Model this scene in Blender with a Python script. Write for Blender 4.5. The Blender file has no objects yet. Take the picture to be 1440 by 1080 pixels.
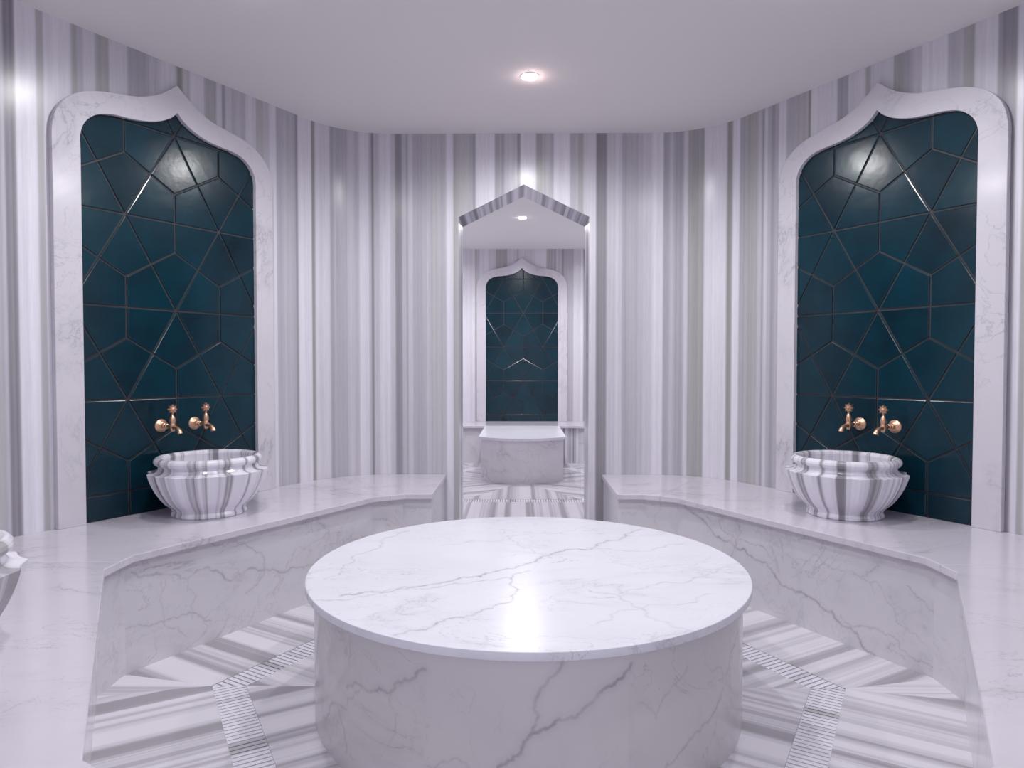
import bpy, bmesh, math, random
import numpy as np
from math import pi, sin, cos, tan, sqrt, radians, atan2, copysign
from mathutils import Vector, Matrix

# ------------------------------------------------------------------ dimensions (metres)
A = 2.106            # apothem of the hexagonal hall (wall planes)
RW = .60             # radius of the rounded wall corners
ZC = 2.7776          # ceiling height
BZ = .47             # bench top
BT = .03             # slab thickness
AB = 1.378           # apothem of the bench front edge
CH = .092            # half length of the chamfer at bench corners
DE = .5324           # bench ends beside the doorway
DW, DZ, DA, REV = .4425, 2.2174, 2.4363, .332     # doorway half width, shoulder, apex, depth
FAR = 2*A + REV      # centre of the second hall
T_ = RW*tan(pi/6); LS = A/sqrt(3)-T_; LH = LS+RW*pi/6
NC = -.018           # niche centre along its wall
random.seed(5); rng = np.random.default_rng(11)
C = bpy.context.scene.collection

def foot_local(q, inset=0):
    if abs(q) <= LS: return q, -inset
    th = (abs(q)-LS)/RW
    x = copysign(LS+(RW-inset)*sin(th), q); y = -RW+(RW-inset)*cos(th)
    return x, y
def side_xy(k, x, y, cy=0):
    a = -k*pi/3; y = y+A
    return x*cos(a)-y*sin(a), x*sin(a)+y*cos(a)+cy

# ------------------------------------------------------------------ object helpers
def link(o, parent=None):
    C.objects.link(o)
    if parent: o.parent = parent
    return o
def empty(name, loc=(0,0,0), rz=0):
    o = bpy.data.objects.new(name, None); o.location = loc; o.rotation_euler = (0,0,rz)
    o.empty_display_size = .1
    return link(o)
def tag(o, label, cat, group=None):
    o['label'] = label; o['category'] = cat
    if group: o['group'] = group
    return o
def mesh_obj(name, verts, faces, mat, parent=None, uvs=None, smooth=False, attrs=None, bevel=0, seg=2, shift=None, autosmooth=None):
    me = bpy.data.meshes.new(name); me.from_pydata([tuple(v) for v in verts], [], [tuple(f) for f in faces])
    if uvs is not None:
        ul = me.uv_layers.new(name='UVMap')
        li = np.zeros(len(me.loops), dtype=np.int32); me.loops.foreach_get('vertex_index', li)
        ul.data.foreach_set('uv', np.asarray(uvs, dtype=np.float32)[li].ravel())
    if attrs:
        for k, arr in attrs.items():
            arr = np.asarray(arr, dtype=np.float32)
            if arr.ndim == 1:
                at = me.attributes.new(k, 'FLOAT', 'POINT'); at.data.foreach_set('value', arr)
            else:
                at = me.attributes.new(k, 'FLOAT_COLOR', 'POINT')
                at.data.foreach_set('color', np.c_[arr, np.ones(len(arr), dtype=np.float32)].astype(np.float32).ravel())
    if shift is not None:
        at = me.attributes.new('shift', 'FLOAT_VECTOR', 'POINT')
        s = np.asarray(shift, dtype=np.float32)
        if s.ndim == 1: s = np.tile(s, (len(verts), 1))
        at.data.foreach_set('vector', s.ravel())
    me.materials.append(mat)
    bm = bmesh.new(); bm.from_mesh(me); bmesh.ops.recalc_face_normals(bm, faces=bm.faces); bm.to_mesh(me); bm.free()
    if smooth: me.polygons.foreach_set('use_smooth', [True]*len(me.polygons))
    o = bpy.data.objects.new(name, me); link(o, parent)
    if bevel:
        m = o.modifiers.new('bevel', 'BEVEL'); m.width = bevel; m.segments = seg; m.limit_method = 'ANGLE'; m.angle_limit = radians(40)
        m.harden_normals = False
    if autosmooth:
        bm = bmesh.new(); bm.from_mesh(me)
        for e in bm.edges: e.smooth = not (len(e.link_faces) == 2 and e.calc_face_angle(0) > autosmooth)
        bm.to_mesh(me); bm.free()
    me.update()
    return o
def structure(o): o['kind'] = 'structure'; return o
def prism(poly, z0, z1):
    n = len(poly)
    v = [(x, y, z0) for x, y in poly]+[(x, y, z1) for x, y in poly]
    f = [list(range(n))[::-1], list(range(n, 2*n))]+[[i, (i+1) % n, n+(i+1) % n, n+i] for i in range(n)]
    return v, f
def lathe(profile, n=48, axis='Z', mod=None, closed=False):
    """profile of (r, h); mod(theta, i) scales the radius"""
    v, f = [], []
    for i, (r, h) in enumerate(profile):
        for j in range(n):
            th = 2*pi*j/n; rr = r*(mod(th, i) if mod else 1)
            if axis == 'Z': v.append((rr*cos(th), rr*sin(th), h))
            else: v.append((rr*cos(th), -h, rr*sin(th)))
    for i in range(len(profile)-1):
        for j in range(n):
            f.append([i*n+j, i*n+(j+1) % n, (i+1)*n+(j+1) % n, (i+1)*n+j])
    f.append(list(range(n))[::-1]); f.append([(len(profile)-1)*n+j for j in range(n)])
    return v, f
def join(*vf):
    V, F = [], []
    for v, f in vf:
        o = len(V); V += list(v); F += [[i+o for i in q] for q in f]
    return V, F
def tube(pts, radii, n=20):
    v, f = [], []
    pts = [Vector(p) for p in pts]
    for i, p in enumerate(pts):
        d = (pts[min(i+1, len(pts)-1)]-pts[max(i-1, 0)]).normalized()
        a = Vector((1, 0, 0)); b = d.cross(a).normalized()
        a = b.cross(d).normalized()
        for j in range(n):
            th = 2*pi*j/n; v.append(p+(a*cos(th)+b*sin(th))*radii[i])
    for i in range(len(pts)-1):
        for j in range(n):
            f.append([i*n+j, i*n+(j+1) % n, (i+1)*n+(j+1) % n, (i+1)*n+j])
    f.append(list(range(n))[::-1]); f.append([(len(pts)-1)*n+j for j in range(n)])
    return v, f
def catmull(pts, sub=6):
    P = [np.array(p, float) for p in pts]; P = [2*P[0]-P[1]]+P+[2*P[-1]-P[-2]]; out = []
    for i in range(1, len(P)-2):
        for k in range(sub):
            t = k/sub
            out.append(.5*((2*P[i])+(-P[i-1]+P[i+1])*t+(2*P[i-1]-5*P[i]+4*P[i+1]-P[i+2])*t*t+(-P[i-1]+3*P[i]-3*P[i+1]+P[i+2])*t**3))
    out.append(P[-2]); return out

# ------------------------------------------------------------------ materials
def new_mat(name):
    m = bpy.data.materials.new(name); m.use_nodes = True; nt = m.node_tree
    return m, nt, nt.nodes['Principled BSDF']
def N(nt, t, **kw):
    n = nt.nodes.new(t)
    for k, v in kw.items():
        if k.startswith('i_'): n.inputs[k[2:].replace('_', ' ')].default_value = v
        else: setattr(n, k, v)
    return n
def math_(nt, op, a, b=None, c=None, clamp=False):
    n = nt.nodes.new('ShaderNodeMath'); n.operation = op; n.use_clamp = clamp
    for i, x in enumerate((a, b, c)):
        if x is None: continue
        if isinstance(x, (int, float)): n.inputs[i].default_value = x
        else: nt.links.new(x, n.inputs[i])
    return n.outputs[0]
def maprange(nt, x, a, b, c, d, smooth=False):
    n = nt.nodes.new('ShaderNodeMapRange'); n.clamp = True
    if smooth: n.interpolation_type = 'SMOOTHSTEP'
    nt.links.new(x, n.inputs[0])
    for i, v in enumerate((a, b, c, d)): n.inputs[i+1].default_value = v
    return n.outputs[0]
def mixc(nt, fac, a, b):
    n = nt.nodes.new('ShaderNodeMix'); n.data_type = 'RGBA'
    for k, x in ((0, fac), (6, a), (7, b)):
        if isinstance(x, (int, float, tuple)): n.inputs[k].default_value = x
        else: nt.links.new(x, n.inputs[k])
    return n.outputs[2]
def noise(nt, vec, scale, detail=4, rough=.55, dist=0, dim='3D'):
    n = nt.nodes.new('ShaderNodeTexNoise'); n.noise_dimensions = dim
    n.inputs['Scale'].default_value = scale; n.inputs['Detail'].default_value = detail
    n.inputs['Roughness'].default_value = rough; n.inputs['Distortion'].default_value = dist
    nt.links.new(vec, n.inputs['W' if dim == '1D' else 'Vector'])
    return n.outputs[0]

def marble(name, rot=(0,0,.5), scale=(1,1,1), seed=0, base=(.80,.785,.82), vein=(.30,.29,.32), big=1., fine=1., rough=.16, w=.011, attr=.9, spec=.5):
    m, nt, b = new_mat(name)
    tc = N(nt, 'ShaderNodeTexCoord'); sh = N(nt, 'ShaderNodeAttribute', attribute_name='shift')
    ad = N(nt, 'ShaderNodeVectorMath', operation='ADD')
    nt.links.new(tc.outputs['Object'], ad.inputs[0]); nt.links.new(sh.outputs['Vector'], ad.inputs[1])
    mp = N(nt, 'ShaderNodeMapping'); mp.inputs['Rotation'].default_value = rot; mp.inputs['Scale'].default_value = scale
    mp.inputs['Location'].default_value = (seed*3.1, seed*1.7, seed*.9)
    nt.links.new(ad.outputs[0], mp.inputs[0]); v = mp.outputs[0]
    n1 = noise(nt, v, 1.15, 7, .62, .55); a1 = math_(nt, 'ABSOLUTE', math_(nt, 'SUBTRACT', n1, .5))
    mk1 = maprange(nt, noise(nt, v, 2.1, 2), .44, .66, 0, 1)
    v1 = math_(nt, 'MULTIPLY', maprange(nt, a1, 0, w, 1, 0), mk1)
    h1 = math_(nt, 'MULTIPLY', maprange(nt, a1, 0, w*7, .35, 0), mk1)
    n2 = noise(nt, v, 3.1, 6, .6, .8); a2 = math_(nt, 'ABSOLUTE', math_(nt, 'SUBTRACT', n2, .53))
    v2 = math_(nt, 'MULTIPLY', maprange(nt, a2, 0, w*1.1, .5, 0), maprange(nt, noise(nt, v, 1.7, 2), .45, .68, 0, 1))
    n3 = noise(nt, v, 5.2, 5, .62, 1.1); a3 = math_(nt, 'ABSOLUTE', math_(nt, 'SUBTRACT', n3, .5))
    v3 = math_(nt, 'MULTIPLY', maprange(nt, a3, 0, w*.9, .45, 0), maprange(nt, noise(nt, v, 2.6, 2), .5, .66, 0, 1))
    v2 = math_(nt, 'MAXIMUM', v2, v3)
    cl = maprange(nt, noise(nt, v, 1.6, 5, .6), .45, .85, 0, .30)
    s = math_(nt, 'MULTIPLY', math_(nt, 'MAXIMUM', v1, h1), .62*big)
    s = math_(nt, 'MAXIMUM', s, math_(nt, 'MULTIPLY', v2, .75*fine))
    s = math_(nt, 'ADD', s, math_(nt, 'MULTIPLY', cl, .45))
    at = N(nt, 'ShaderNodeAttribute', attribute_name='vein')
    brk = maprange(nt, noise(nt, v, 14, 3), .3, .62, .35, 1)
    s = math_(nt, 'MAXIMUM', s, math_(nt, 'MULTIPLY', math_(nt, 'MULTIPLY', at.outputs['Fac'], brk), attr), clamp=True)
    nt.links.new(mixc(nt, s, base+(1,), vein+(1,)), b.inputs['Base Color'])
    b.inputs['Roughness'].default_value = rough; b.inputs['Specular IOR Level'].default_value = spec
    return m

LIGHTC = (.82, .80, .88); DARKC = (.225, .21, .238); OLIVE = (.25, .245, .222)
def striped(name, scale=7., rough=.2, seed=0, lo=.40, hi=.57, dark=(.30,.285,.32), light=None):
    """bands that run along v and vary along u"""
    m, nt, b = new_mat(name)
    uv = N(nt, 'ShaderNodeUVMap'); sp = N(nt, 'ShaderNodeSeparateXYZ'); nt.links.new(uv.outputs[0], sp.inputs[0])
    wob = math_(nt, 'MULTIPLY', math_(nt, 'SUBTRACT', noise(nt, uv.outputs[0], 1.3, 2), .5), .006)
    u = math_(nt, 'ADD', math_(nt, 'ADD', sp.outputs[0], wob), seed*7.31)
    a = noise(nt, u, scale, 2.5, .55, 0, '1D'); f = noise(nt, u, scale*9, 3, .6, 0, '1D')
    x = math_(nt, 'ADD', a, math_(nt, 'MULTIPLY', math_(nt, 'SUBTRACT', f, .5), .16))
    col = mixc(nt, maprange(nt, x, lo, hi, 0, 1, True), dark+(1,), (light or LIGHTC)+(1,))
    nt.links.new(col, b.inputs['Base Color'])
    b.inputs['Roughness'].default_value = rough
    return m
def wall_mat():
    m, nt, b = new_mat('striped_wall_marble')
    at = N(nt, 'ShaderNodeAttribute', attribute_name='band')
    uv = N(nt, 'ShaderNodeUVMap'); mp = N(nt, 'ShaderNodeMapping'); mp.inputs['Scale'].default_value = (14, .35, 1)
    nt.links.new(uv.outputs[0], mp.inputs[0])
    n = maprange(nt, noise(nt, mp.outputs[0], 2.0, 5, .6, .3), .3, .7, .93, 1.05)
    mp2 = N(nt, 'ShaderNodeMapping'); mp2.inputs['Scale'].default_value = (1, .05, 1); nt.links.new(uv.outputs[0], mp2.inputs[0])
    n2 = maprange(nt, noise(nt, mp2.outputs[0], 130, 3, .6), .3, .7, .95, 1.04)
    vm = N(nt, 'ShaderNodeVectorMath', operation='SCALE'); nt.links.new(at.outputs['Color'], vm.inputs[0])
    nt.links.new(math_(nt, 'MULTIPLY', n, n2), vm.inputs['Scale'])
    nt.links.new(vm.outputs[0], b.inputs['Base Color']); b.inputs['Roughness'].default_value = .24; b.inputs['Specular IOR Level'].default_value = .28
    return m
def plain(name, col, rough=.5, metal=0, bump=None, var=.86):
    m, nt, b = new_mat(name)
    tc = N(nt, 'ShaderNodeTexCoord')
    n = noise(nt, tc.outputs['Object'], bump[0] if bump else 20, 4)
    d = tuple(c*var for c in col)
    nt.links.new(mixc(nt, maprange(nt, n, .3, .7, 0, 1), d+(1,), col+(1,)), b.inputs['Base Color'])
    b.inputs['Roughness'].default_value = rough; b.inputs['Metallic'].default_value = metal
    if bump:
        bp = N(nt, 'ShaderNodeBump'); bp.inputs['Strength'].default_value = bump[1]; bp.inputs['Distance'].default_value = bump[2]
        nt.links.new(n, bp.inputs['Height']); nt.links.new(bp.outputs[0], b.inputs['Normal'])
    return m
def tile_mat():
    m, nt, b = new_mat('glazed_teal_tile')
    at = N(nt, 'ShaderNodeAttribute', attribute_name='tone'); tc = N(nt, 'ShaderNodeTexCoord')
    n = noise(nt, tc.outputs['Object'], 5, 5, .6)
    c = mixc(nt, math_(nt, 'ADD', math_(nt, 'MULTIPLY', at.outputs['Fac'], .4), maprange(nt, n, .3, .7, 0, .6)), (.001, .012, .022, 1), (.001, .036, .058, 1))
    nt.links.new(c, b.inputs['Base Color']); b.inputs['Roughness'].default_value = .20; b.inputs['IOR'].default_value = 1.45
    bp = N(nt, 'ShaderNodeBump'); bp.inputs['Strength'].default_value = .25; bp.inputs['Distance'].default_value = .004
    nt.links.new(noise(nt, tc.outputs['Object'], 9, 3), bp.inputs['Height']); nt.links.new(bp.outputs[0], b.inputs['Normal'])
    return m
def emis(name, col, st):
    m, nt, b = new_mat(name); b.inputs['Base Color'].default_value = (.8,.8,.8,1)
    b.inputs['Emission Color'].default_value = col+(1,); b.inputs['Emission Strength'].default_value = st
    return m

M_WALL = wall_mat()
M_BENCH = marble('white_marble_bench', rot=(.0,.0,.45), scale=(1.0,1.9,1.3), seed=1, base=(.69,.655,.735), big=1.2, fine=1.7, w=.008)
M_FRONT = marble('white_marble_front', rot=(.4,.7,.2), scale=(1,1,1.2), seed=4, base=(.72,.70,.745), big=.9, fine=1.4, w=.009)
M_TABLE = marble('white_marble_table', rot=(0,0,.6), scale=(1.0,2.1,1), seed=2, base=(.78,.775,.86), big=.7, fine=1.4, w=.007, rough=.25, spec=.28)
M_DRUM = marble('white_marble_drum', rot=(.3,.5,0), scale=(1,1,1), seed=7, base=(.67,.635,.655), big=.9, fine=1.4, w=.008)
M_FRAME = marble('white_marble_frame', rot=(.2,.6,.3), scale=(1,1,1), seed=9, base=(.66,.635,.695), big=1.1, fine=1.3, w=.008)
M_FLOOR = striped('striped_floor_marble', 8.5, .17, 1, .32, .60, (.36,.345,.375), (.76,.735,.805))
M_GRATE = striped('striped_grate_marble', 9, .3, 2, .25, .50, (.50,.485,.52))
M_BASIN = striped('striped_basin_marble', 14, .14, 3.3, .32, .56, (.27,.255,.285))
M_BASIN_PALE = striped('pale_basin_marble', 5, .14, 5, .30, .42, (.40,.385,.41))
M_REVEAL = striped('striped_lining_marble', 22, .3, 4, .30, .66, (.27,.255,.285))
M_CEIL = plain('matt_ceiling_paint', (.82,.79,.79), .85, var=.995)
M_TILE = tile_mat()
M_GROUT = plain('dark_grout', (.035,.032,.038), .45, 0, (60, .5, .002))
M_BRASS = plain('aged_copper_brass', (.80,.50,.34), .33, .9, (90, .25, .001))
M_DARK = plain('gap_shade_dark', (.02,.02,.022), .8)  # near-black colour stands in for shade below drain slots and floor gaps
M_RIM = plain('white_lamp_trim', (.75,.74,.76), .4)
LENS_E=45.; SPOT_E=47.; FAR_K=1.4; WORLD_E=1.15; EXPO=0.; GAM=1.
BANDS = [(-3.171,-3.158,0.55,0),(-3.158,-3.118,0.2,0),(-3.113,-3.035,0.95,0),(-3.029,-3.006,0.4,1),(-3.001,-2.893,0.9,0),(-2.884,-2.863,0.35,1),(-2.859,-2.834,0.5,0),(-2.831,-2.786,0.75,0),(-2.776,-2.72,0.33,1),(-2.713,-2.631,0.7,0),(-2.623,-2.588,0.42,0),(-2.588,-2.522,0.36,0),(-2.514,-2.446,0.6,0),(-2.446,-2.371,0.75,0),(-2.359,-2.335,0.18,1),(-2.327,-2.294,0.55,1),(-2.29,-2.214,0.8,0),(-2.201,-2.135,0.35,1),(-2.126,-2.099,0.7,0),(-2.094,-2.076,0.3,0),(-2.071,-2.034,0.6,0),(-2.034,-1.939,0.5,0),(-1.94,-1.871,0.75,0),(-1.866,-1.82,0.4,1),(-1.82,-1.778,0.55,0),(-1.768,-1.725,0.8,0),(-1.72,-1.688,0.38,0),(-1.688,-1.577,0.5,0),(-1.577,-1.56,0.33,0),(-1.554,-1.45,0.9,0),(-1.445,-1.423,0.2,1),(-1.417,-1.313,0.75,0),(-1.308,-1.288,0.4,0),(-1.288,-1.191,0.42,0),(-1.191,-1.11,0.55,0),(-1.11,-1.049,0.8,0),(-1.049,-1.03,0.5,0),(-1.03,-1.016,0.08,0),(-1.011,-0.978,0.55,0),(-0.978,-0.907,0.8,0),(-0.902,-0.874,0.6,0),(-0.869,-0.826,0.22,0),(-0.821,-0.797,0.55,0),(-0.797,-0.787,0.3,0),(-0.782,-0.753,0.65,0),(-0.749,-0.657,0.45,0),(-0.657,-0.633,0.6,0),(-0.628,-0.561,0.48,1),(-0.561,-0.527,0.45,0),(-0.518,-0.479,0.85,0),(-0.474,-0.431,0.36,1),(-0.431,-0.369,0.44,1),(-0.364,-0.345,0.45,0),(-0.34,-0.33,0.3,0),(-0.321,-0.2,0.9,0),(-0.191,-0.133,0.4,0),(-0.128,-0.071,0.6,0),(-0.066,-0.047,0.55,0),(-0.042,-0.028,0.25,0),(-0.018,0.078,0.85,0),(0.087,0.121,0.3,1),(0.126,0.159,0.42,1),(0.159,0.198,0.5,0),(0.207,0.303,0.9,0),(0.317,0.365,0.5,0),(0.37,0.399,0.32,1),(0.408,0.485,0.75,0),(0.494,0.518,0.05,0),(0.518,0.557,0.22,0),(0.566,0.614,0.6,0),(0.619,0.662,0.7,0),(0.667,0.695,0.42,0),(0.695,0.734,0.45,0),(0.734,0.767,0.5,0),(0.772,0.805,0.6,0),(0.805,0.853,0.65,0),(0.877,0.938,0.9,0),(0.943,0.98,0.38,0),(0.985,1.004,0.6,0),(1.008,1.073,0.4,0),(1.082,1.101,0.7,0),(1.106,1.204,0.25,1),(1.213,1.359,0.85,0),(1.37,1.4,0.18,1),(1.411,1.454,0.9,0),(1.465,1.51,0.4,0),(1.51,1.593,0.33,1),(1.604,1.631,0.5,0),(1.637,1.647,0.35,0),(1.653,1.674,0.65,1),(1.679,1.752,0.4,0),(1.757,1.803,0.8,0),(1.813,1.872,0.42,0),(1.871,1.952,0.45,1),(1.956,1.97,0.2,1),(1.975,2.136,0.85,0),(2.14,2.2,0.33,0),(2.208,2.298,0.75,0),(2.306,2.325,0.3,1),(2.333,2.452,0.75,0),(2.455,2.499,0.28,1),(2.503,2.553,0.42,0),(2.556,2.594,0.6,0),(2.601,2.715,0.85,0),(2.721,2.788,0.5,0),(2.791,2.831,0.33,1),(2.837,2.928,0.8,0),(2.934,2.948,0.28,0),(2.951,3.007,0.18,0),(3.012,3.032,0.9,0)]
# ------------------------------------------------------------------ band colours of the walls
def random_bands(a, b, seed):
    r = random.Random(seed); out = []; s = a
    while s < b:
        w = r.choice([.02, .03, .05, .06, .09, .12]); out.append((s, min(s+w, b), r.choice([.25, .35, .45, .55, .65, .75, .8, .85, .9, .9]), int(r.random() < .35)))
        s += w+.006
    return out
ALL = random_bands(-7.2, -3.175, 1)+BANDS+random_bands(3.035, 7.2, 2)
def band_table(bands, s0=-7.2, s1=7.2, ds=.002):
    n = int((s1-s0)/ds); v = np.full(n, np.nan); o = np.zeros(n)
    S = s0+ds*np.arange(n)
    for a, b, val, ol in bands:
        i, j = int((a-s0)/ds), max(int((a-s0)/ds)+1, int((b-s0)/ds)); v[i:j] = val; o[i:j] = ol
    ok = ~np.isnan(v); v = np.interp(S, S[ok], v[ok]); o = np.interp(S, S[ok], o[ok])
    # fine streaks
    st = rng.normal(0, 1, n); k = np.hanning(5); st = np.convolve(st, k/k.sum(), 'same')
    st2 = np.convolve(rng.normal(0, 1, n), np.hanning(17)/np.hanning(17).sum(), 'same')
    v = v+(.055*st+.10*st2)*(1.15-.6*v)
    k = np.hanning(7); v = np.convolve(v, k/k.sum(), 'same'); o = np.convolve(o, k/k.sum(), 'same')
    return S, np.clip(v, 0, 1), o
TAB_A = band_table(ALL); TAB_B = band_table(random_bands(-7.2, 7.2, 8))
def band_rgb(s, tab):
    v = np.interp(s, tab[0], tab[1]); o = np.interp(s, tab[0], tab[2])
    dark = np.outer(1-o, DARKC)+np.outer(o, OLIVE)
    return dark*(1-v[:, None])+np.outer(v, LIGHTC)

def arch_z(x): return DA-(DA-DZ)*min(abs(x)/DW, 1)
def build_wall(name, k, cy, tab, door=False, kseed=0):
    qs = list(np.arange(-LH, LH, .004))+[LH]
    if door: qs = sorted([q for q in qs if min(abs(q-DW), abs(q+DW), abs(q)) > .0015]+[-DW, 0, DW])
    V, F, UV, S = [], [], [], []
    def col(q, z0):
        x, y = foot_local(q); X, Y = side_xy(k, x, y, cy)
        for z in (z0, ZC): V.append((X, Y, z)); UV.append((q+kseed, z)); S.append(k*2*LH+q if abs(k) < 3 else 6*LH+q if q < 0 else -6*LH+q)
        return len(V)-2
    prev = None
    for q in qs:
        inside = door and abs(q) <= DW+1e-9
        if door and abs(abs(q)-DW) < 1e-9:
            a = col(q, 0); b = col(q, DZ)
            if q < 0:
                F.append((prev, a, a+1, prev+1)); prev = b
            else:
                F.append((prev, b, b+1, prev+1)); prev = a
            continue
        c = col(q, arch_z(q) if inside else 0)
        if prev is not None: F.append((prev, c, c+1, prev+1))
        prev = c
    o = mesh_obj(name, V, F, M_WALL, uvs=UV, smooth=True, attrs={'band': band_rgb(np.array(S), tab)})
    return structure(o)

SN = {0: 'back', -1: 'back_left', 1: 'back_right', -2: 'front_left', 2: 'front_right', 3: 'front'}
for k in SN:
    build_wall('wall_'+SN[k], k, 0, TAB_A, door=k in (0, 3), kseed=k*3)
FN = {0: 'far_room_back', -1: 'far_room_back_left', 1: 'far_room_back_right', -2: 'far_room_front_left', 2: 'far_room_front_right', 3: 'far_room_front'}
for k in FN:
    build_wall('wall_'+FN[k], k, FAR, TAB_B, door=k == 3, kseed=k*3+1)

def foot_poly(cy, n=14):
    P = []
    for k in (0, 1, 2, 3, -2, -1):
        qs = [-LH+i*(LH-LS)/n for i in range(n)]+[-LS, LS]+[LS+(i+1)*(LH-LS)/n for i in range(n-1)]
        for q in qs: P.append(side_xy(k, *foot_local(q), cy))
    return P
for nm, cy in (('ceiling', 0), ('ceiling_far_room', FAR)):
    v, f = prism(foot_poly(cy), ZC, ZC+.05); structure(mesh_obj(nm, v, f, M_CEIL))

# doorway linings (reveal of the pointed opening)
def lining(name, y0, y1):
    x = [(-DW, 0), (-DW, DZ), (0, DA), (DW, DZ), (DW, 0)]
    V, F, UV = [], [], []; u = 0
    for i in range(4):
        a, b = np.array(x[i]), np.array(x[i+1]); L = np.linalg.norm(b-a); n = len(V)
        dirn = i in (1, 2)
        for p, uu in ((a, u), (b, u+L)):
            for y in (y0, y1):
                V.append((p[0], y, p[1])); UV.append((uu if dirn else y*.6+i, uu))
        F.append((n, n+2, n+3, n+1)); u += L
    return structure(mesh_obj(name, V, F, M_REVEAL, uvs=UV))
lining('trim_1', A, A+REV); lining('trim_2', -A-REV, -A)

# ------------------------------------------------------------------ floor: radial striped slabs, hexagonal drain ring
RO, RI = 1.192, 1.0614
def hv(R, a): return (R*cos(radians(a)), R*sin(radians(a)))
def chamfer(a, sgn, ins=0):
    a = radians(a); R = (AB+ins)/cos(pi/6)-CH*tan(pi/6)
    return (R*cos(a)-sgn*CH*sin(a), R*sin(a)+sgn*CH*cos(a))
FV, FF, FU = [], [], []
def floor_face(poly, uvf):
    n = len(FV); FV.extend((x, y, 0) for x, y in poly); FU.extend(uvf(x, y) for x, y in poly); FF.append(tuple(range(n, n+len(poly))))
for cy, so in ((0, 0), (FAR, 40)):
    for i in range(6):
        na = 90-60*i                     # outward normal of the sector
        a1, a2 = na+30, na-30
        ux, uy = sin(radians(na)), -cos(radians(na))
        off = so+i*5.3 if not (i == 0 and cy == 0) and not (i == 3 and cy) else 2.2
        sg = -1 if (i == 3 and cy) else 1
        uvf = lambda x, y, ux=ux, uy=uy, off=off, cy=cy, sg=sg: (sg*(x*ux+(y-cy)*uy)+off, x*uy-(y-cy)*ux)
        sh = lambda P: [(x, y+cy) for x, y in P]
        floor_face(sh([hv(RO, a1), chamfer(a1, -1, .05), chamfer(a2, 1, .05), hv(RO, a2)]), uvf)
        # inside the ring
        floor_face(sh([(0, 0), hv(RI, a1), hv(RI, a2)]), lambda x, y, f=uvf: (f(x, y)[0]+11, f(x, y)[1]))
        # wedge at the corner (fan of bands)
        wx, wy = -sin(radians(a1)), cos(radians(a1))
        def uw(x, y, wx=wx, wy=wy, cy=cy, off=off): return (1.3*(x*wx+(y-cy)*wy)+off+23, 0)
        floor_face(sh([hv(RO, a1), chamfer(a1, 1, .05), chamfer(a1, -1, .05)]), uw)
FX = DE+.06
yb = AB+.05
floor_face([(-FX, yb), (FX, yb), (FX, FAR-yb), (-FX, FAR-yb)], lambda x, y: (x+2.2, y))
floor_face([(-FX, -yb), (FX, -yb), (FX, -A-REV-1.2), (-FX, -A-REV-1.2)], lambda x, y: (x+16.1, y))
structure(mesh_obj('floor', FV, FF, M_FLOOR, uvs=FU))

v, f = prism([(x*1.05, y*1.05) for x, y in foot_poly(0)], -.09, -.055); structure(mesh_obj('floor_light_stop', v, f, M_DARK))  # unseen slab added so world light cannot leak up through floor gaps
v, f = prism([(x*1.05, (y-FAR)*1.05+FAR) for x, y in foot_poly(FAR)], -.09, -.055); structure(mesh_obj('floor_light_stop_far_room', v, f, M_DARK))  # same added light stop under the far room

def clip(poly, nx, ny, d):
    """keep n.p <= d"""
    out = []
    for i in range(len(poly)):
        p, q = poly[i], poly[(i+1) % len(poly)]
        a, b = nx*p[0]+ny*p[1]-d, nx*q[0]+ny*q[1]-d
        if a <= 0: out.append(p)
        if (a < 0 < b) or (b < 0 < a):
            t = a/(a-b); out.append((p[0]+(q[0]-p[0])*t, p[1]+(q[1]-p[1])*t))
    return out
# one segment (outward normal +Y); bars run across the channel, dark slits between them
ao, ai = RO*cos(pi/6), RI*cos(pi/6)
bars_v, bars_f, bars_u = [], [], []
pitch, gap = .0232, .0058
nb = int(RO/pitch)
for j in range(nb+1):
    x0 = -RO/2+j*RO/(nb+1); x1 = x0+RO/(nb+1)-gap
    P = [(x0, ai+.0005), (x1, ai+.0005), (x1, ao-.0005), (x0, ao-.0005)]
    c, s = cos(radians(-30)), sin(radians(-30))
    P = clip(P, cos(radians(-30)), -cos(radians(60)), -.0015); 
    if len(P) > 2: P = clip(P, -cos(radians(30)), -cos(radians(60)), -.0015)
    if len(P) < 3: continue
    v, f = prism(P, -.022, -.0008)
    o = len(bars_v); bars_v += v; bars_f += [[i+o for i in q] for q in f]; bars_u += [(p[0], p[1]) for p in v]
# thin side rails hold the bars together
for y0, y1 in ((ai, ai+.004), (ao-.004, ao)):
    h = y0*tan(pi/6)-.002
    v, f = prism([(-h, y0), (h, y0), (h, y1), (-h, y1)], -.022, -.0025)
    o = len(bars_v); bars_v += v; bars_f += [[i+o for i in q] for q in f]; bars_u += [(p[0], p[1]) for p in v]
chv, chf = prism([(-ai*tan(pi/6)+.003, ai), (ai*tan(pi/6)-.003, ai), (ao*tan(pi/6)-.003, ao), (-ao*tan(pi/6)+.003, ao)], -.05, -.024)
g0 = empty('drain_grate')
mesh_obj('slotted_cover', bars_v, bars_f, M_GRATE, g0, uvs=bars_u)
mesh_obj('channel', chv, chf, M_DARK, g0)
glab = {(0, 0): 'slotted marble drain strip behind the round table, facing the doorway', (0, 1): 'slotted marble drain strip right of the round table, below the right basin',
        (0, 2): 'slotted marble drain strip at lower right, running toward the viewer', (0, 3): 'slotted marble drain strip in front of the round table',
        (0, 4): 'slotted marble drain strip at lower left, running toward the viewer', (0, 5): 'slotted marble drain strip left of the round table, below the left basin',
        (1, 3): 'slotted marble drain strip seen through the doorway, before the far plinth'}
first = True
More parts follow.
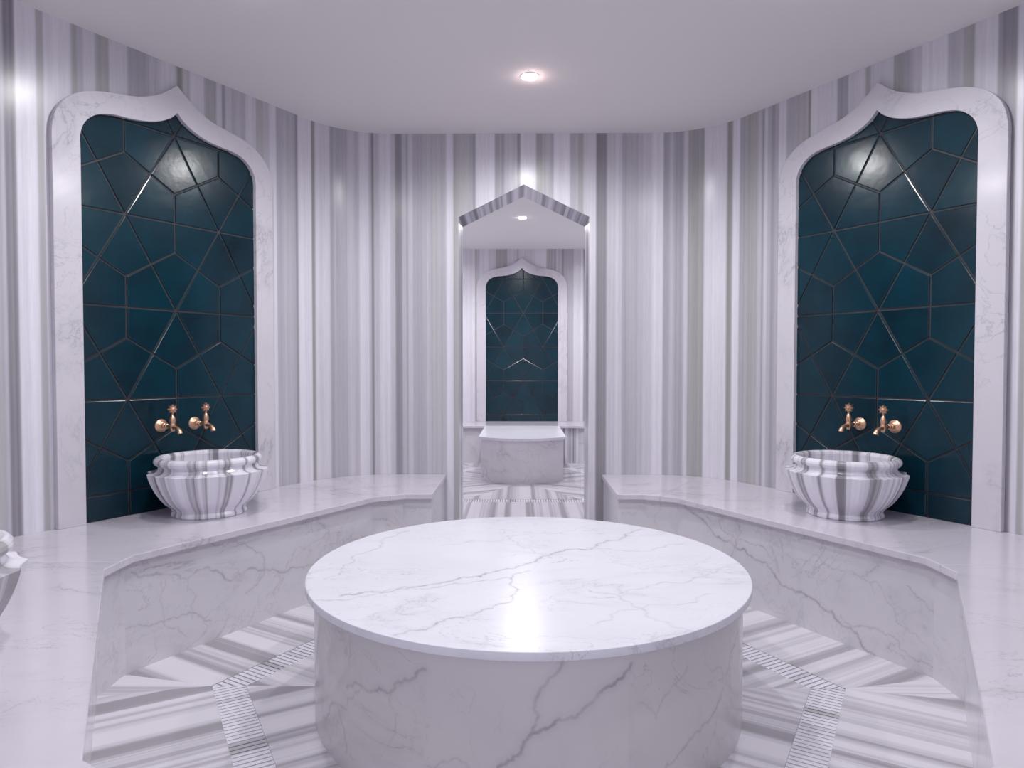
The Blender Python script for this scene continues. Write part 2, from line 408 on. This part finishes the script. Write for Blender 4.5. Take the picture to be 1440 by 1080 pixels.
for (r, i), lab in glab.items():
    if first: g = g0; first = False
    else:
        g = g0.copy(); C.objects.link(g)
        for ch in g0.children:
            c = ch.copy(); C.objects.link(c); c.parent = g
    g.location = (0, FAR*r, 0); g.rotation_euler = (0, 0, -i*pi/3)
    tag(g, lab, 'drain', 'drain strips set in the floor')
# plain bed under the far ring's other sides
for i in (0, 1, 2, 4, 5):
    a = -i*pi/3
    P = [(-ai*tan(pi/6), ai), (ai*tan(pi/6), ai), (ao*tan(pi/6), ao), (-ao*tan(pi/6), ao)]
    P = [(x*cos(a)-y*sin(a), x*sin(a)+y*cos(a)+FAR) for x, y in P]
    v, f = prism(P, -.02, 0); structure(mesh_obj('trim_%d' % (i+3), v, f, M_GRATE, uvs=[(p[0], p[1]) for p in v]))

# ------------------------------------------------------------------ explicit veins on fine grids
def jag(pl, it=4, amp=.13):
    r = random.Random(len(pl)*7+int(pl[0][0]*1000))
    P = [np.array(p, float) for p in pl]
    for _ in range(it):
        Q = []
        for a, b in zip(P[:-1], P[1:]):
            d = b-a; L = np.linalg.norm(d); n = np.array([-d[1], d[0]])/(L+1e-9)
            Q += [a, (a+b)/2+n*L*r.uniform(-amp, amp)*1.6]
        Q.append(P[-1]); P = Q
    return P
def vein_field(U, V, lines):
    f = np.zeros_like(U)
    for w, st, pl in lines:
        P = jag(pl); n = len(P)
        for i, (a, b) in enumerate(zip(P[:-1], P[1:])):
            d = b-a; L2 = d@d+1e-12
            pad = .06
            m = (U > min(a[0], b[0])-pad) & (U < max(a[0], b[0])+pad) & (V > min(a[1], b[1])-pad) & (V < max(a[1], b[1])+pad)
            if not m.any(): continue
            u, v = U[m], V[m]; t = np.clip(((u-a[0])*d[0]+(v-a[1])*d[1])/L2, 0, 1)
            dist = np.hypot(u-a[0]-t*d[0], v-a[1]-t*d[1])
            ww = w*(.35+.65*abs(sin(i*.9+w*900)))
            g = st*np.clip(np.clip(1.25-dist/ww, 0, 1)+.30*np.clip(1-dist/(ww*5), 0, 1), 0, 1)
            f[m] = np.maximum(f[m], g)
    return f

# ------------------------------------------------------------------ round table
R_T = .797
tb = tag(empty('round_table', (0, 0, 0)), 'large round white marble table on a solid drum base, centre of the hall', 'table')
T_LINES = [
 (.0055, .80, [(-.601,-.371),(-.519,-.328),(-.431,-.299),(-.251,-.198),(-.107,-.098),(.052,.068),(.256,.192),(.392,.34),(.531,.53)]),
 (.0040, .55, [(-.72,-.31),(-.691,-.42),(-.552,-.384),(-.411,-.276),(-.248,-.237),(-.055,-.172)]),
 (.0050, .70, [(-.371,-.688),(-.289,-.646),(-.197,-.553),(-.096,-.444),(-.041,-.344),(-.059,-.235),(.008,-.097)]),
 (.0035, .45, [(-.061,.395),(-.016,.222),(.032,.138)]),
 (.0035, .42, [(.20,-.30),(.29,-.361),(.339,-.47),(.401,-.585),(.455,-.653)]),
 (.0035, .42, [(.23,.224),(.396,.173),(.549,.228),(.649,.285)]),
 (.0035, .42, [(.175,-.375),(.371,-.29),(.527,-.228),(.747,-.063)]),
 (.0038, .50, [(-.707,-.204),(-.678,-.079),(-.671,.109),(-.60,.38),(-.52,.5)]),
 (.0030, .35, [(.173,-.615),(.411,-.438),(.593,-.337)]),
 (.0030, .35, [(-.35,.25),(-.10,.33),(.18,.50),(.3,.62)]),
 (.0030, .30, [(-.1,-.75),(.03,-.69),(.2,-.72),(.3,-.71)]),
 (.0028, .30, [(.30,.02),(.42,-.08),(.62,-.02),(.72,.12)])]
nr, ns = 200, 880
rr = np.concatenate([np.linspace(0, R_T-.003, nr)])[1:]; th = np.linspace(0, 2*pi, ns, endpoint=False)
X = np.outer(rr, np.cos(th)).ravel(); Y = np.outer(rr, np.sin(th)).ravel(); Z = np.full_like(X, BZ)
V = [(0, 0, BZ)]+list(zip(X, Y, Z)); F = [(0, 1+j, 1+(j+1) % ns) for j in range(ns)]
base = len(V); nr2 = len(rr)
for i in range(nr2-1):
    o = 1+i*ns
    F += [(o+j, o+ns+j, o+ns+(j+1) % ns, o+(j+1) % ns) for j in range(ns)]
edge = [(R_T-.0009, BZ-.0009), (R_T, BZ-.003), (R_T, BZ-.023), (R_T-.002, BZ-.0255), (R_T-.06, BZ-.0255)]
for r, z in edge:
    V += [(r*cos(t), r*sin(t), z) for t in th]
for i in range(len(edge)):
    o = 1+(nr2-1+i)*ns
    F += [(o+j, o+ns+j, o+ns+(j+1) % ns, o+(j+1) % ns) for j in range(ns)]
VA = np.array(V)
F.append(tuple(range(len(V)-ns, len(V)))[::-1])
mesh_obj('table_top', V, F, M_TABLE, tb, smooth=True, attrs={'vein': vein_field(VA[:, 0], VA[:, 1], T_LINES)}, autosmooth=radians(38))
# drum
RD = .767
D_LINES = [
 (.0055, .75, [(-.60,.255),(-.489,.275),(-.405,.30),(-.379,.335),(-.291,.385)]),
 (.0040, .60, [(-.78,.092),(-.70,.17),(-.656,.185),(-.60,.19),(-.489,.275)]),
 (.0040, .55, [(-.656,.185),(-.625,.13),(-.614,.05)]),
 (.0055, .85, [(-.15,.08),(-.086,.15),(-.02,.206),(.017,.244),(.102,.279),(.16,.313),(.184,.339),(.241,.37),(.28,.41)]),
 (.0048, .65, [(.083,.43),(.045,.376),(.017,.339),(.021,.282),(.0,.23)]),
 (.0045, .65, [(.82,.36),(.72,.30),(.685,.246),(.614,.185),(.505,.15),(.445,.118),(.38,.06)]),
 (.0030, .45, [(-.45,.10),(-.40,.17),(-.41,.26),(-.36,.33)]),
 (.0030, .40, [(.30,.30),(.36,.24),(.40,.30),(.48,.36)]),
 (.0030, .40, [(-.30,.12),(-.2,.16),(-.15,.13)]),
 (.0030, .40, [(.55,.38),(.60,.31),(.70,.26)])]
zs = np.linspace(0, .4455, 110); th = np.linspace(0, 2*pi, 1000, endpoint=False)
TH, ZZ = np.meshgrid(th, zs); U = ((TH-1.5*pi+pi) % (2*pi)-pi)*RD
V = np.c_[(RD*np.cos(TH)).ravel(), (RD*np.sin(TH)).ravel(), ZZ.ravel()]
F = []
for i in range(len(zs)-1):
    o = i*1000; F += [(o+j, o+(j+1) % 1000, o+1000+(j+1) % 1000, o+1000+j) for j in range(1000)]
F.append(tuple(range(1000))[::-1])
u = U.ravel(); pan = np.digitize(u, [-1.6, -.86, -.291, .273, .85, 1.6])
sh = np.c_[pan*2.7, pan*1.3, pan*.8]
mesh_obj('drum_base', V, F, M_DRUM, tb, smooth=True, attrs={'vein': vein_field(u, ZZ.ravel(), D_LINES)}, shift=sh, autosmooth=radians(38))

# ------------------------------------------------------------------ benches
FR_LINES = [
 (.0060, .85, [(-.666,.44),(-.60,.41),(-.451,.335),(-.30,.29),(-.165,.255),(-.036,.199),(.124,.159),(.27,.123),(.305,.087),(.406,.043),(.47,.0)]),
 (.0040, .60, [(.31,.119),(.40,.10),(.499,.112),(.565,.1),(.575,.07),(.66,.05),(.74,.04)]),
 (.0038, .55, [(-.666,.44),(-.50,.41),(-.401,.384),(-.303,.33),(-.079,.292),(-.02,.26)]),
 (.0038, .50, [(.60,.33),(.68,.27),(.724,.239),(.777,.174),(.83,.12)]),
 (.0030, .45, [(.05,.22),(.122,.291),(.195,.358),(.267,.312),(.466,.259)]),
 (.0030, .40, [(.40,.33),(.52,.24),(.56,.17),(.65,.14),(.70,.08)]),
 (.0028, .35, [(-.2,.42),(-.1,.37),(-.05,.40),(.08,.33)]),
 (.0028, .35, [(-.1,.06),(.02,.03),(.10,.10),(.16,.16)])]
FL_LINES = [
 (.0060, .60, [(-.679,.395),(-.60,.365),(-.516,.343),(-.316,.306),(-.091,.258),(.166,.199),(.3,.21)]),
 (.0040, .50, [(-.45,.42),(-.314,.42),(-.20,.41),(-.148,.391),(-.06,.327),(-.042,.245),(-.15,.16)]),
 (.0040, .50, [(-.80,.272),(-.724,.189),(-.639,.169),(-.518,.159),(-.388,.133),(-.33,.09)]),
 (.0030, .40, [(-.546,.375),(-.555,.23),(-.543,.138),(-.455,.063)]),
 (.0030, .40, [(.2,.30),(.10,.24),(-.031,.106)]),
 (.0028, .35, [(-.45,.32),(-.40,.22),(-.42,.13)])]
FL_LINES = [(w, s, [(-x, z) for x, z in p]) for w, s, p in FL_LINES]
def panel_grid(name, p, q, z0, z1, th, mat, parent, lines=None, u0=0, sh=(0, 0, 0), flip=False, step=.004, uv=False):
    """upright slab from p to q; front face subdivided when it carries explicit veins"""
    p, q = np.array(p, float), np.array(q, float); L = np.linalg.norm(q-p); d = (q-p)/L; n = np.array([d[1], -d[0]])*(1 if not flip else -1)
    nu = max(1, int(L/step)) if lines else 1; nz = max(1, int((z1-z0)/step)) if lines else 1
    us = np.linspace(0, L, nu+1); zz = np.linspace(z0, z1, nz+1); UU, ZZ = np.meshgrid(us, zz)
    V = np.c_[(p[0]+d[0]*UU).ravel(), (p[1]+d[1]*UU).ravel(), ZZ.ravel()]
    F = [(i*(nu+1)+j, i*(nu+1)+j+1, (i+1)*(nu+1)+j+1, (i+1)*(nu+1)+j) for i in range(nz) for j in range(nu)]
    k = len(V); V = np.vstack([V, [[*(p-n*th), z0], [*(q-n*th), z0], [*(q-n*th), z1], [*(p-n*th), z1]]])
    a, b, c, e = 0, nu, (nz+1)*(nu+1)-1, nz*(nu+1)
    F += [(k+1, k, k+3, k+2)]
    F += [tuple(range(a, b+1))+(k+1, k), tuple(range(c, e-1, -1))+(k+3, k+2)]
    F += [tuple(e-i*(nu+1) for i in range(nz+1))+(k, k+3), tuple(b+i*(nu+1) for i in range(nz+1))+(k+2, k+1)]
    vf = np.zeros(len(V))
    if lines: vf[:k] = vein_field((UU-L/2).ravel()+u0, ZZ.ravel(), lines)
    uvs = np.c_[V[:, 0], V[:, 2]] if uv else None
    return mesh_obj(name, V, F, mat, parent, attrs={'vein': vf}, shift=np.array(sh, float), uvs=uvs)

def bench(name, side, cy, label, cat='bench', with_door_back=True, with_door_front=True, lines=None, back_full=False, group=None):
    """side -1 left, +1 right; built on the left then mirrored by coordinates"""
    root = tag(empty(name, (side*A*.8, cy, 0)), label, cat, group); ox, oy = root.location.x, root.location.y
    def M(P): return [(x*(-side)-ox, y) for x, y in P]
    va = [120, 180, 240]
    def outer(k, q0, q1, n=14):
        return [side_xy(k, *foot_local(q0+(q1-q0)*i/n, .001)) for i in range(n+1)]
    pieces = []
    # piece beside the back doorway (or up to the middle when the wall is closed)
    e = DE if with_door_back else .0
    mid = lambda a, s=0: hv((AB+0)/cos(pi/6)-CH*tan(pi/6), a)
    pieces.append([(-e, AB), chamfer(120, -1), mid(120)]+outer(0, -LH, -max(e, .0001))[0:])
    pieces.append([mid(120), chamfer(120, 1), chamfer(180, -1), mid(180)]+outer(-1, -LH, LH, 36))
    pieces.append([mid(180), chamfer(180, 1), chamfer(240, -1), mid(240)]+outer(-2, -LH, LH, 36))
    pieces.append([mid(240), chamfer(240, 1), (-DE, -AB)]+[(-DE, -A+.001)]+outer(3, DE, LH))
    for i, P in enumerate(pieces):
        if i == 0: P = [(-e, AB), chamfer(120, -1), mid(120)]+outer(0, -LH, -e)
        v, f = prism(M(P), BZ-BT, BZ)
        mesh_obj('bench_top', v, f, M_BENCH, root, bevel=.003, shift=(i*1.9+side*.7+oy, i*.8, 0))
    ins = .03
    # long and short front panels
    seq = [((-e-(ins if with_door_back else 0), AB+ins), chamfer(120, -1, ins)), (chamfer(120, -1, ins), chamfer(120, 1, ins)), (chamfer(120, 1, ins), chamfer(180, -1, ins)),
           (chamfer(180, -1, ins), chamfer(180, 1, ins)), (chamfer(180, 1, ins), chamfer(240, -1, ins)), (chamfer(240, -1, ins), chamfer(240, 1, ins)),
           (chamfer(240, 1, ins), (-DE-ins, -AB-ins))]
    for i, (p, q) in enumerate(seq):
        p, q = M([p])[0], M([q])[0]
        ln = lines if i == 2 else None
        mat = M_FRONT; uvf = False
        if cy > 1 and side > 0 and i == 0: mat, uvf = M_REVEAL, True
        panel_grid('front_panel', p, q, 0, BZ-BT, .02, mat, root, ln, sh=(i*.0+(1.1 if i > 3 else 0), oy, i*.13), flip=(side < 0), uv=uvf)
    if with_door_back:
        p, q = M([(-DE-ins, A-.001)])[0], M([(-DE-ins, AB+ins)])[0]
        panel_grid('end_panel', p, q, 0, BZ-BT, .02, M_FRONT, root, sh=(3, 1, 0), flip=(side > 0))
    p, q = M([(-DE-ins, -AB-ins)])[0], M([(-DE-ins, -A+.001)])[0]
    panel_grid('end_panel', p, q, 0, BZ-BT, .02, M_FRONT, root, sh=(2, 1, 0), flip=(side > 0))
    return root
bench('marble_bench', -1, 0, 'long white marble bench along the left walls, carrying the left basins', lines=FL_LINES, group='marble benches along the walls')
bench('marble_bench', 1, 0, 'long white marble bench along the right walls, carrying the right basin', lines=FR_LINES, group='marble benches along the walls')
bench('marble_bench', -1, FAR, 'marble bench seen through the doorway, left of the far plinth', with_door_back=False, group='marble benches along the walls')
bench('marble_bench', 1, FAR, 'marble bench with a striped front seen through the doorway, right of the far plinth', with_door_back=False, group='marble benches along the walls')

# ------------------------------------------------------------------ far plinth (rectangular slab bed with a bowed front)
pl = tag(empty('massage_plinth', (0, FAR, 0)), 'rectangular white marble plinth with a bowed front edge, beyond the doorway', 'plinth')
def bow(hw, y0, yc, y1, n=24):
    return [(-hw, y1)]+[(x, yc+(y0-yc)*(x/hw)**2) for x in np.linspace(-hw, hw, n+1)]+[(hw, y1)]
v, f = prism(bow(.46, .075, -.13, AB-.002), BZ-BT, BZ); mesh_obj('plinth_top', v, f, M_TABLE, pl, bevel=.003, shift=(5, 3, 0))
v, f = prism(bow(.435, .105, -.09, AB+.026), 0, BZ-BT-.0005); mesh_obj('plinth_base', v, f, M_FRONT, pl, shift=(1.6, 8.2, 1.3))

# ------------------------------------------------------------------ niches
INN = [(0, 2.523), (.035, 2.487), (.085, 2.457), (.155, 2.432), (.24, 2.418), (.325, 2.411), (.39, 2.395), (.437, 2.365), (.468, 2.325), (.4835, 2.270), (.4835, 2.20)]
OUT = [(0, 2.664), (.055, 2.618), (.110, 2.580), (.20, 2.540), (.30, 2.519), (.40, 2.499), (.485, 2.466), (.548, 2.415), (.588, 2.35), (.604, 2.275), (.605, 2.20)]
def sym(P):
    H = [(p[0], p[1]) for p in catmull(P, 6)]+[(P[-1][0], BZ)]
    return [(-x, z) for x, z in H[::-1]]+H[1:]
def make_niche(loc, rz, label, loc_tile):
    root = tag(empty('tiled_niche', loc, rz), label, 'niche', 'ogee niches with teal tiles')
    I, O = sym(INN), sym(OUT); n = len(I); D = .033
    V, F = [], []
    for (a, b) in zip(I, O):
        V += [(a[0], 0, a[1]), (a[0], -D, a[1]), (b[0], -D, b[1]), (b[0], 0, b[1])]
    for i in range(n-1):
        o = 4*i
        for k in range(3): F.append((o+k, o+k+1, o+4+k+1, o+4+k))
        F.append((o+3, o, o+4, o+7))
    F += [(0, 1, 2, 3), (4*n-4, 4*n-3, 4*n-2, 4*n-1)]
    mesh_obj('marble_frame', V, F, M_FRAME, root, bevel=.0025, shift=(loc[0]*.3, loc[1]*.2, 0))
    # backing sheet of grout
    H = [(-.55, BZ), (.55, BZ), (.55, 2.33), (.44, 2.44), (0, 2.60), (-.44, 2.44), (-.55, 2.33)]
    V = [(x, -.001, z) for x, z in H]+[(x, -.003, z) for x, z in H]; m = len(H)
    F = [list(range(m)), list(range(m, 2*m))[::-1]]+[[i, (i+1) % m, m+(i+1) % m, m+i] for i in range(m)]
    bed = mesh_obj('grout_bed', V, F, M_GROUT, root)
    hp = []
    for i in range(m):
        (x0, z0), (x1, z1) = H[i], H[(i+1) % m]; dx, dz = x1-x0, z1-z0; L = math.hypot(dx, dz)
        nx, nz = dz/L, -dx/L; hp.append((nx, nz, nx*x0+nz*z0-.0015))
    a = .5235; row = a*sqrt(3)/2
    V, F, tone = [], [], []
    rt = random.Random(3)
    ox, oz = loc_tile
    for r in range(-4, 5):
        for c in range(-3, 4):
            nx0, nz0 = ox+c*a+(a/2 if r % 2 else 0), oz+r*row
            for k in range(6):
                p = [(nx0, nz0)]
                for ang, dd in ((60*k, a/2), (60*k+30, a/sqrt(3)), (60*k+60, a/2)):
                    p.append((nx0+dd*cos(radians(ang)), nz0+dd*sin(radians(ang))))
                def inset(P, d):
                    Q = P
                    for i in range(4):
                        (x0, z0), (x1, z1) = p[i], p[(i+1) % 4]; dx, dz = x1-x0, z1-z0; L = math.hypot(dx, dz)
                        nx, nz = dz/L, -dx/L
                        Q = clip(Q, nx, nz, nx*x0+nz*z0-d)
                        if len(Q) < 3: return []
                    return Q
                P = p
                for h in hp:
                    P = clip(P, *h)
                    if len(P) < 3: break
                if len(P) < 3: continue
                tv = rt.random()
                lo, m1, hi = inset(P, .0036), inset(P, .0044), inset(P, .0080)
                if len(lo) < 3 or len(m1) != len(lo) or len(hi) != len(lo): continue
                o = len(V); q = len(lo)
                V += [(x, -.002, z) for x, z in lo]+[(x, -.0070, z) for x, z in m1]+[(x, -.0086, z) for x, z in hi]; tone += [tv]*(3*q)
                for s in (0, q):
                    F += [[o+s+i, o+s+(i+1) % q, o+s+q+(i+1) % q, o+s+q+i] for i in range(q)]
                F.append([o+2*q+i for i in range(q)])
    mesh_obj('tile_panel', V, F, M_TILE, root, attrs={'tone': tone})
    return root
def side_frame(k, q, d, cy=0):
    x, y = side_xy(k, q, -d, cy); return (x, y), -k*pi/3
for k, s, lab in ((-1, 1, 'teal tiled niche in marble frame on left wall, bright glare near its top'),
                  (1, -1, 'teal tiled niche in a marble frame on the right wall, faint lamp glare'),
                  (-2, -1, 'teal tiled niche on the near left wall beside the viewer'),
                  (2, 1, 'teal tiled niche on the near right wall beside the viewer')):
    (x, y), rz = side_frame(k, s*NC, 0); make_niche((x, y, 0), rz, lab, (s*-.006, 1.499))
(x, y), rz = side_frame(0, 0, 0, FAR); make_niche((x, y, 0), rz, 'small distant teal tiled niche seen through the doorway behind the far plinth', (.02+.5235/2, 1.47))

# ------------------------------------------------------------------ basins
PROF = [(.0, 0), (.172, 0), (.178, .006), (.178, .016), (.172, .028), (.178, .042), (.206, .066), (.229, .096), (.248, .128), (.263, .160), (.274, .190), (.2805, .214),
        (.281, .2175), (.278, .2195), (.262, .2205), (.248, .2235), (.238, .230), (.232, .239), (.2305, .247), (.232, .253),
        (.2405, .2555), (.2475, .262), (.2505, .272), (.248, .282), (.240, .290), (.230, .2935), (.220, .291), (.213, .285), (.2105, .276), (.212, .266), (.216, .25), (.217, .23),
        (.212, .18), (.195, .13), (.16, .09), (.10, .068), (.0, .062)]
def wmod(i):
    h = PROF[i][1]
    if i >= 19: return 0
    if i >= 15: return max(0, .6*(19-i)/4)
    return min(1, .45+h*2.6)
def buv(vs):
    # bands run down the bowl; the angle is measured from the front, its wrap lies at the hidden back
    return [((atan2(p[0], -p[1]) if abs(p[0]) > 1e-6 or p[1] < 0 else pi)*.26, p[2]) for p in vs]
def make_basin(mat):
    root = empty('wash_basin')
    pr = [(max(r, .002), h) for r, h in PROF]
    v, f = lathe(pr, 192, mod=lambda th, i: 1-.045*wmod(i)*abs(sin(8*th)))
    o = mesh_obj('bowl', v[:32*192] , [q for q in f[:31*192]]+[f[-2]], mat, root, uvs=buv(v[:32*192]), smooth=True, autosmooth=radians(24))
    vi = v[31*192:]; n = 192
    fi = [[i*n+j, i*n+(j+1) % n, (i+1)*n+(j+1) % n, (i+1)*n+j] for i in range(len(vi)//n-1) for j in range(n)]+[[(len(vi)//n-1)*n+j for j in range(n)]]
    mesh_obj('inner_bowl', vi, fi, mat, root, uvs=buv(vi), smooth=True)
    return root
BD = .294
for k, s, rot, mat, lab in ((-1, 1, .0, M_BASIN, 'grey-striped carved marble wash basin on the left bench, below two taps'),
                       (1, -1, .0, M_BASIN, 'grey-striped carved marble wash basin on the right bench, below two taps'),
                       (-2, -1, .55, M_BASIN_PALE, 'pale carved marble wash basin cut off by the left edge of the view')):
    (x, y), rz = side_frame(k, s*-.045 if k > -2 else .005, BD)
    b = make_basin(mat); b.location = (x, y, BZ); b.rotation_euler = (0, 0, rz+rot+(0.06 if k == 1 else 0)); tag(b, lab, 'basin', 'carved marble wash basins')

# ------------------------------------------------------------------ taps
def make_tap():
    root = empty('wall_tap')
    v, f = lathe([(.001, 0), (.034, 0), (.0345, .003), (.032, .007), (.026, .009), (.024, .012), (.018, .0155), (.012, .018)], 40, 'Y')
    mesh_obj('rosette', v, f, M_BRASS, root, smooth=True, autosmooth=radians(40))
    pr = [(.009, .014), (.009, .026), (.0125, .028), (.0125, .034), (.009, .036), (.009, .046), (.0125, .048), (.0125, .054), (.009, .056), (.009, .066), (.012, .069), (.012, .076), (.010, .082), (.010, .098)]
    v, f = lathe(pr, 28, 'Y'); mesh_obj('pipe', v, f, M_BRASS, root, smooth=True, autosmooth=radians(40))
    pr = [(.002, -.026), (.009, -.025), (.012, -.019), (.014, -.008), (.0145, .004), (.0125, .012), (.0115, .016), (.0145, .022), (.0145, .034), (.012, .046), (.008, .055), (.005, .058), (.0045, .066)]
    v, f = lathe(pr, 28); v = [(a, b-.098, c) for a, b, c in v]
    body = mesh_obj('valve_body', v, f, M_BRASS, root, smooth=True, autosmooth=radians(40))
    v, f = tube([(0, -.10, -.004), (0, -.118, -.004), (0, -.134, -.007), (0, -.148, -.014), (0, -.157, -.024), (0, -.160, -.034)], [.0115, .0105, .010, .0108, .012, .0135], 24)
    mesh_obj('spout', v, f, M_BRASS, root, smooth=True, autosmooth=radians(50))
    # eight pointed star handle on a short stem
    n = 16; V = []; zc = .088
    for yy, sc in ((-.090, .9), (-.093, 1), (-.103, 1), (-.106, .9)):
        for i in range(n):
            r = (.0255 if i % 2 == 0 else .0165)*sc; th = 2*pi*i/n+pi/2; V.append((r*cos(th), yy, zc+r*sin(th)))
    F = [[s*n+i, s*n+(i+1) % n, (s+1)*n+(i+1) % n, (s+1)*n+i] for s in range(3) for i in range(n)]+[list(range(n)), list(range(3*n, 4*n))[::-1]]
    v2, f2 = lathe([(.0035, .055), (.0035, .075)], 12); v2 = [(a, b-.098, c) for a, b, c in v2]
    v3, f3 = lathe([(.002, .0), (.008, .001), (.008, .004), (.003, .006)], 16, 'Y'); v3 = [(a, b-.105, c+zc) for a, b, c in v3]
    V, F = join((V, F), (v2, f2), (v3, f3))
    mesh_obj('star_handle', V, F, M_BRASS, root)
    return root
taps = [(-1, -.117, 'copper wall tap on the left niche, farther left of its pair'), (-1, .072, 'copper wall tap on the left niche, right one of its pair'),
        (1, -.066, 'copper wall tap on the right niche, left one of its pair'), (1, .123, 'copper wall tap on the right niche, right one of its pair')]
t0 = make_tap()
for i, (k, q, lab) in enumerate(taps):
    if i == 0: t = t0
    else:
        t = t0.copy(); C.objects.link(t)
        for ch in t0.children:
            c = ch.copy(); C.objects.link(c); c.parent = t
    (x, y), rz = side_frame(k, q, .0086); t.location = (x, y, .902); t.rotation_euler = (0, 0, rz); tag(t, lab, 'tap', 'copper wall taps above the basins')

# ------------------------------------------------------------------ ceiling downlights
LCOL = (.99, .985, .985)
M_LENS = emis('lamp_lens_glow', LCOL, LENS_E)
def make_lamp():
    root = empty('ceiling_downlight')
    v, f = lathe([(.002, -.013), (.018, -.0125), (.032, -.0105), (.041, -.0065), (.044, -.001)], 40)
    mesh_obj('lens', v, f, M_LENS, root, smooth=True)
    v, f = lathe([(.0445, 0), (.0445, -.002), (.047, -.0035), (.050, -.002), (.051, 0)], 40); f = f[:-2]
    mesh_obj('trim_ring', v, f, M_RIM, root, smooth=True)
    return root
l0 = make_lamp()
lamps = [(.026, 1.196, 'small round ceiling downlight glowing above the round table')]
for lx, ly in ((1.17, .30), (-1.17, .30), (.70, -.97), (-.70, -.97)): lamps.append((lx, ly, 'round ceiling downlight out of view above the hall benches'))
lamps += [(.0, FAR+.167, 'tiny round ceiling downlight seen through the doorway above the far plinth'), (.9, FAR+.7, 'added unseen ceiling downlight that brightens the far room'), (-.9, FAR+.7, 'added unseen ceiling downlight that brightens the far room'), (0, FAR+1.15, 'round ceiling downlight in the far room near its niche')]  # the unseen side pair is added to brighten the far room
lamps = lamps[:8]
for i, (x, y, lab) in enumerate(lamps):
    if i == 0: t = l0
    else:
        t = l0.copy(); C.objects.link(t)
        for ch in l0.children:
            c = ch.copy(); C.objects.link(c); c.parent = t
    t.location = (x, y, ZC-.0003); tag(t, lab, 'ceiling light', 'round ceiling downlights')
def light(name, typ, loc, e, col=LCOL, size=.1, **kw):
    d = bpy.data.lights.new(name, typ); d.energy = e; d.color = col
    if typ == 'AREA': d.shape = 'DISK'; d.size = size
    if typ in ('POINT', 'SPOT'): d.shadow_soft_size = size
    for k, v in kw.items(): setattr(d, k, v)
    o = bpy.data.objects.new(name, d); o.location = loc; C.objects.link(o); return o
for i, (x, y, lab) in enumerate(lamps):
    light('downlight_beam', 'SPOT', (x, y, ZC-.03), SPOT_E*(FAR_K if y > 3 else (1.2 if i == 0 else .9)), size=.044, spot_size=radians(172), spot_blend=.6)
light('lamp_halo', 'POINT', (.04, 1.2, ZC-.05), .22, (1, .62, .55), .0)  # extra point light added for the pink glow on the ceiling round the lens

# ------------------------------------------------------------------ world, camera, colour
w = bpy.data.worlds.new('World'); bpy.context.scene.world = w; w.use_nodes = True
w.node_tree.nodes['Background'].inputs[0].default_value = (.86, .84, .95, 1); w.node_tree.nodes['Background'].inputs[1].default_value = WORLD_E
cam = bpy.data.cameras.new('camera'); co = bpy.data.objects.new('camera', cam); C.objects.link(co)
cam.sensor_width = 36; cam.lens = 24.0; cam.clip_start = .02
co.location = (-.028, -2.54, 1.2074); co.rotation_euler = (pi/2-.0258, 0, .0113)
sc = bpy.context.scene; sc.camera = co
sc.view_settings.view_transform = 'Standard'; sc.view_settings.look = 'None'; sc.view_settings.exposure = EXPO; sc.view_settings.gamma = GAM
sc.cycles.use_denoising = True; sc.cycles.max_bounces = 8; sc.cycles.diffuse_bounces = 5; sc.cycles.use_adaptive_sampling = True; sc.cycles.adaptive_threshold = .03; sc.cycles.sample_clamp_indirect = 6
sc.cycles.caustics_reflective = False
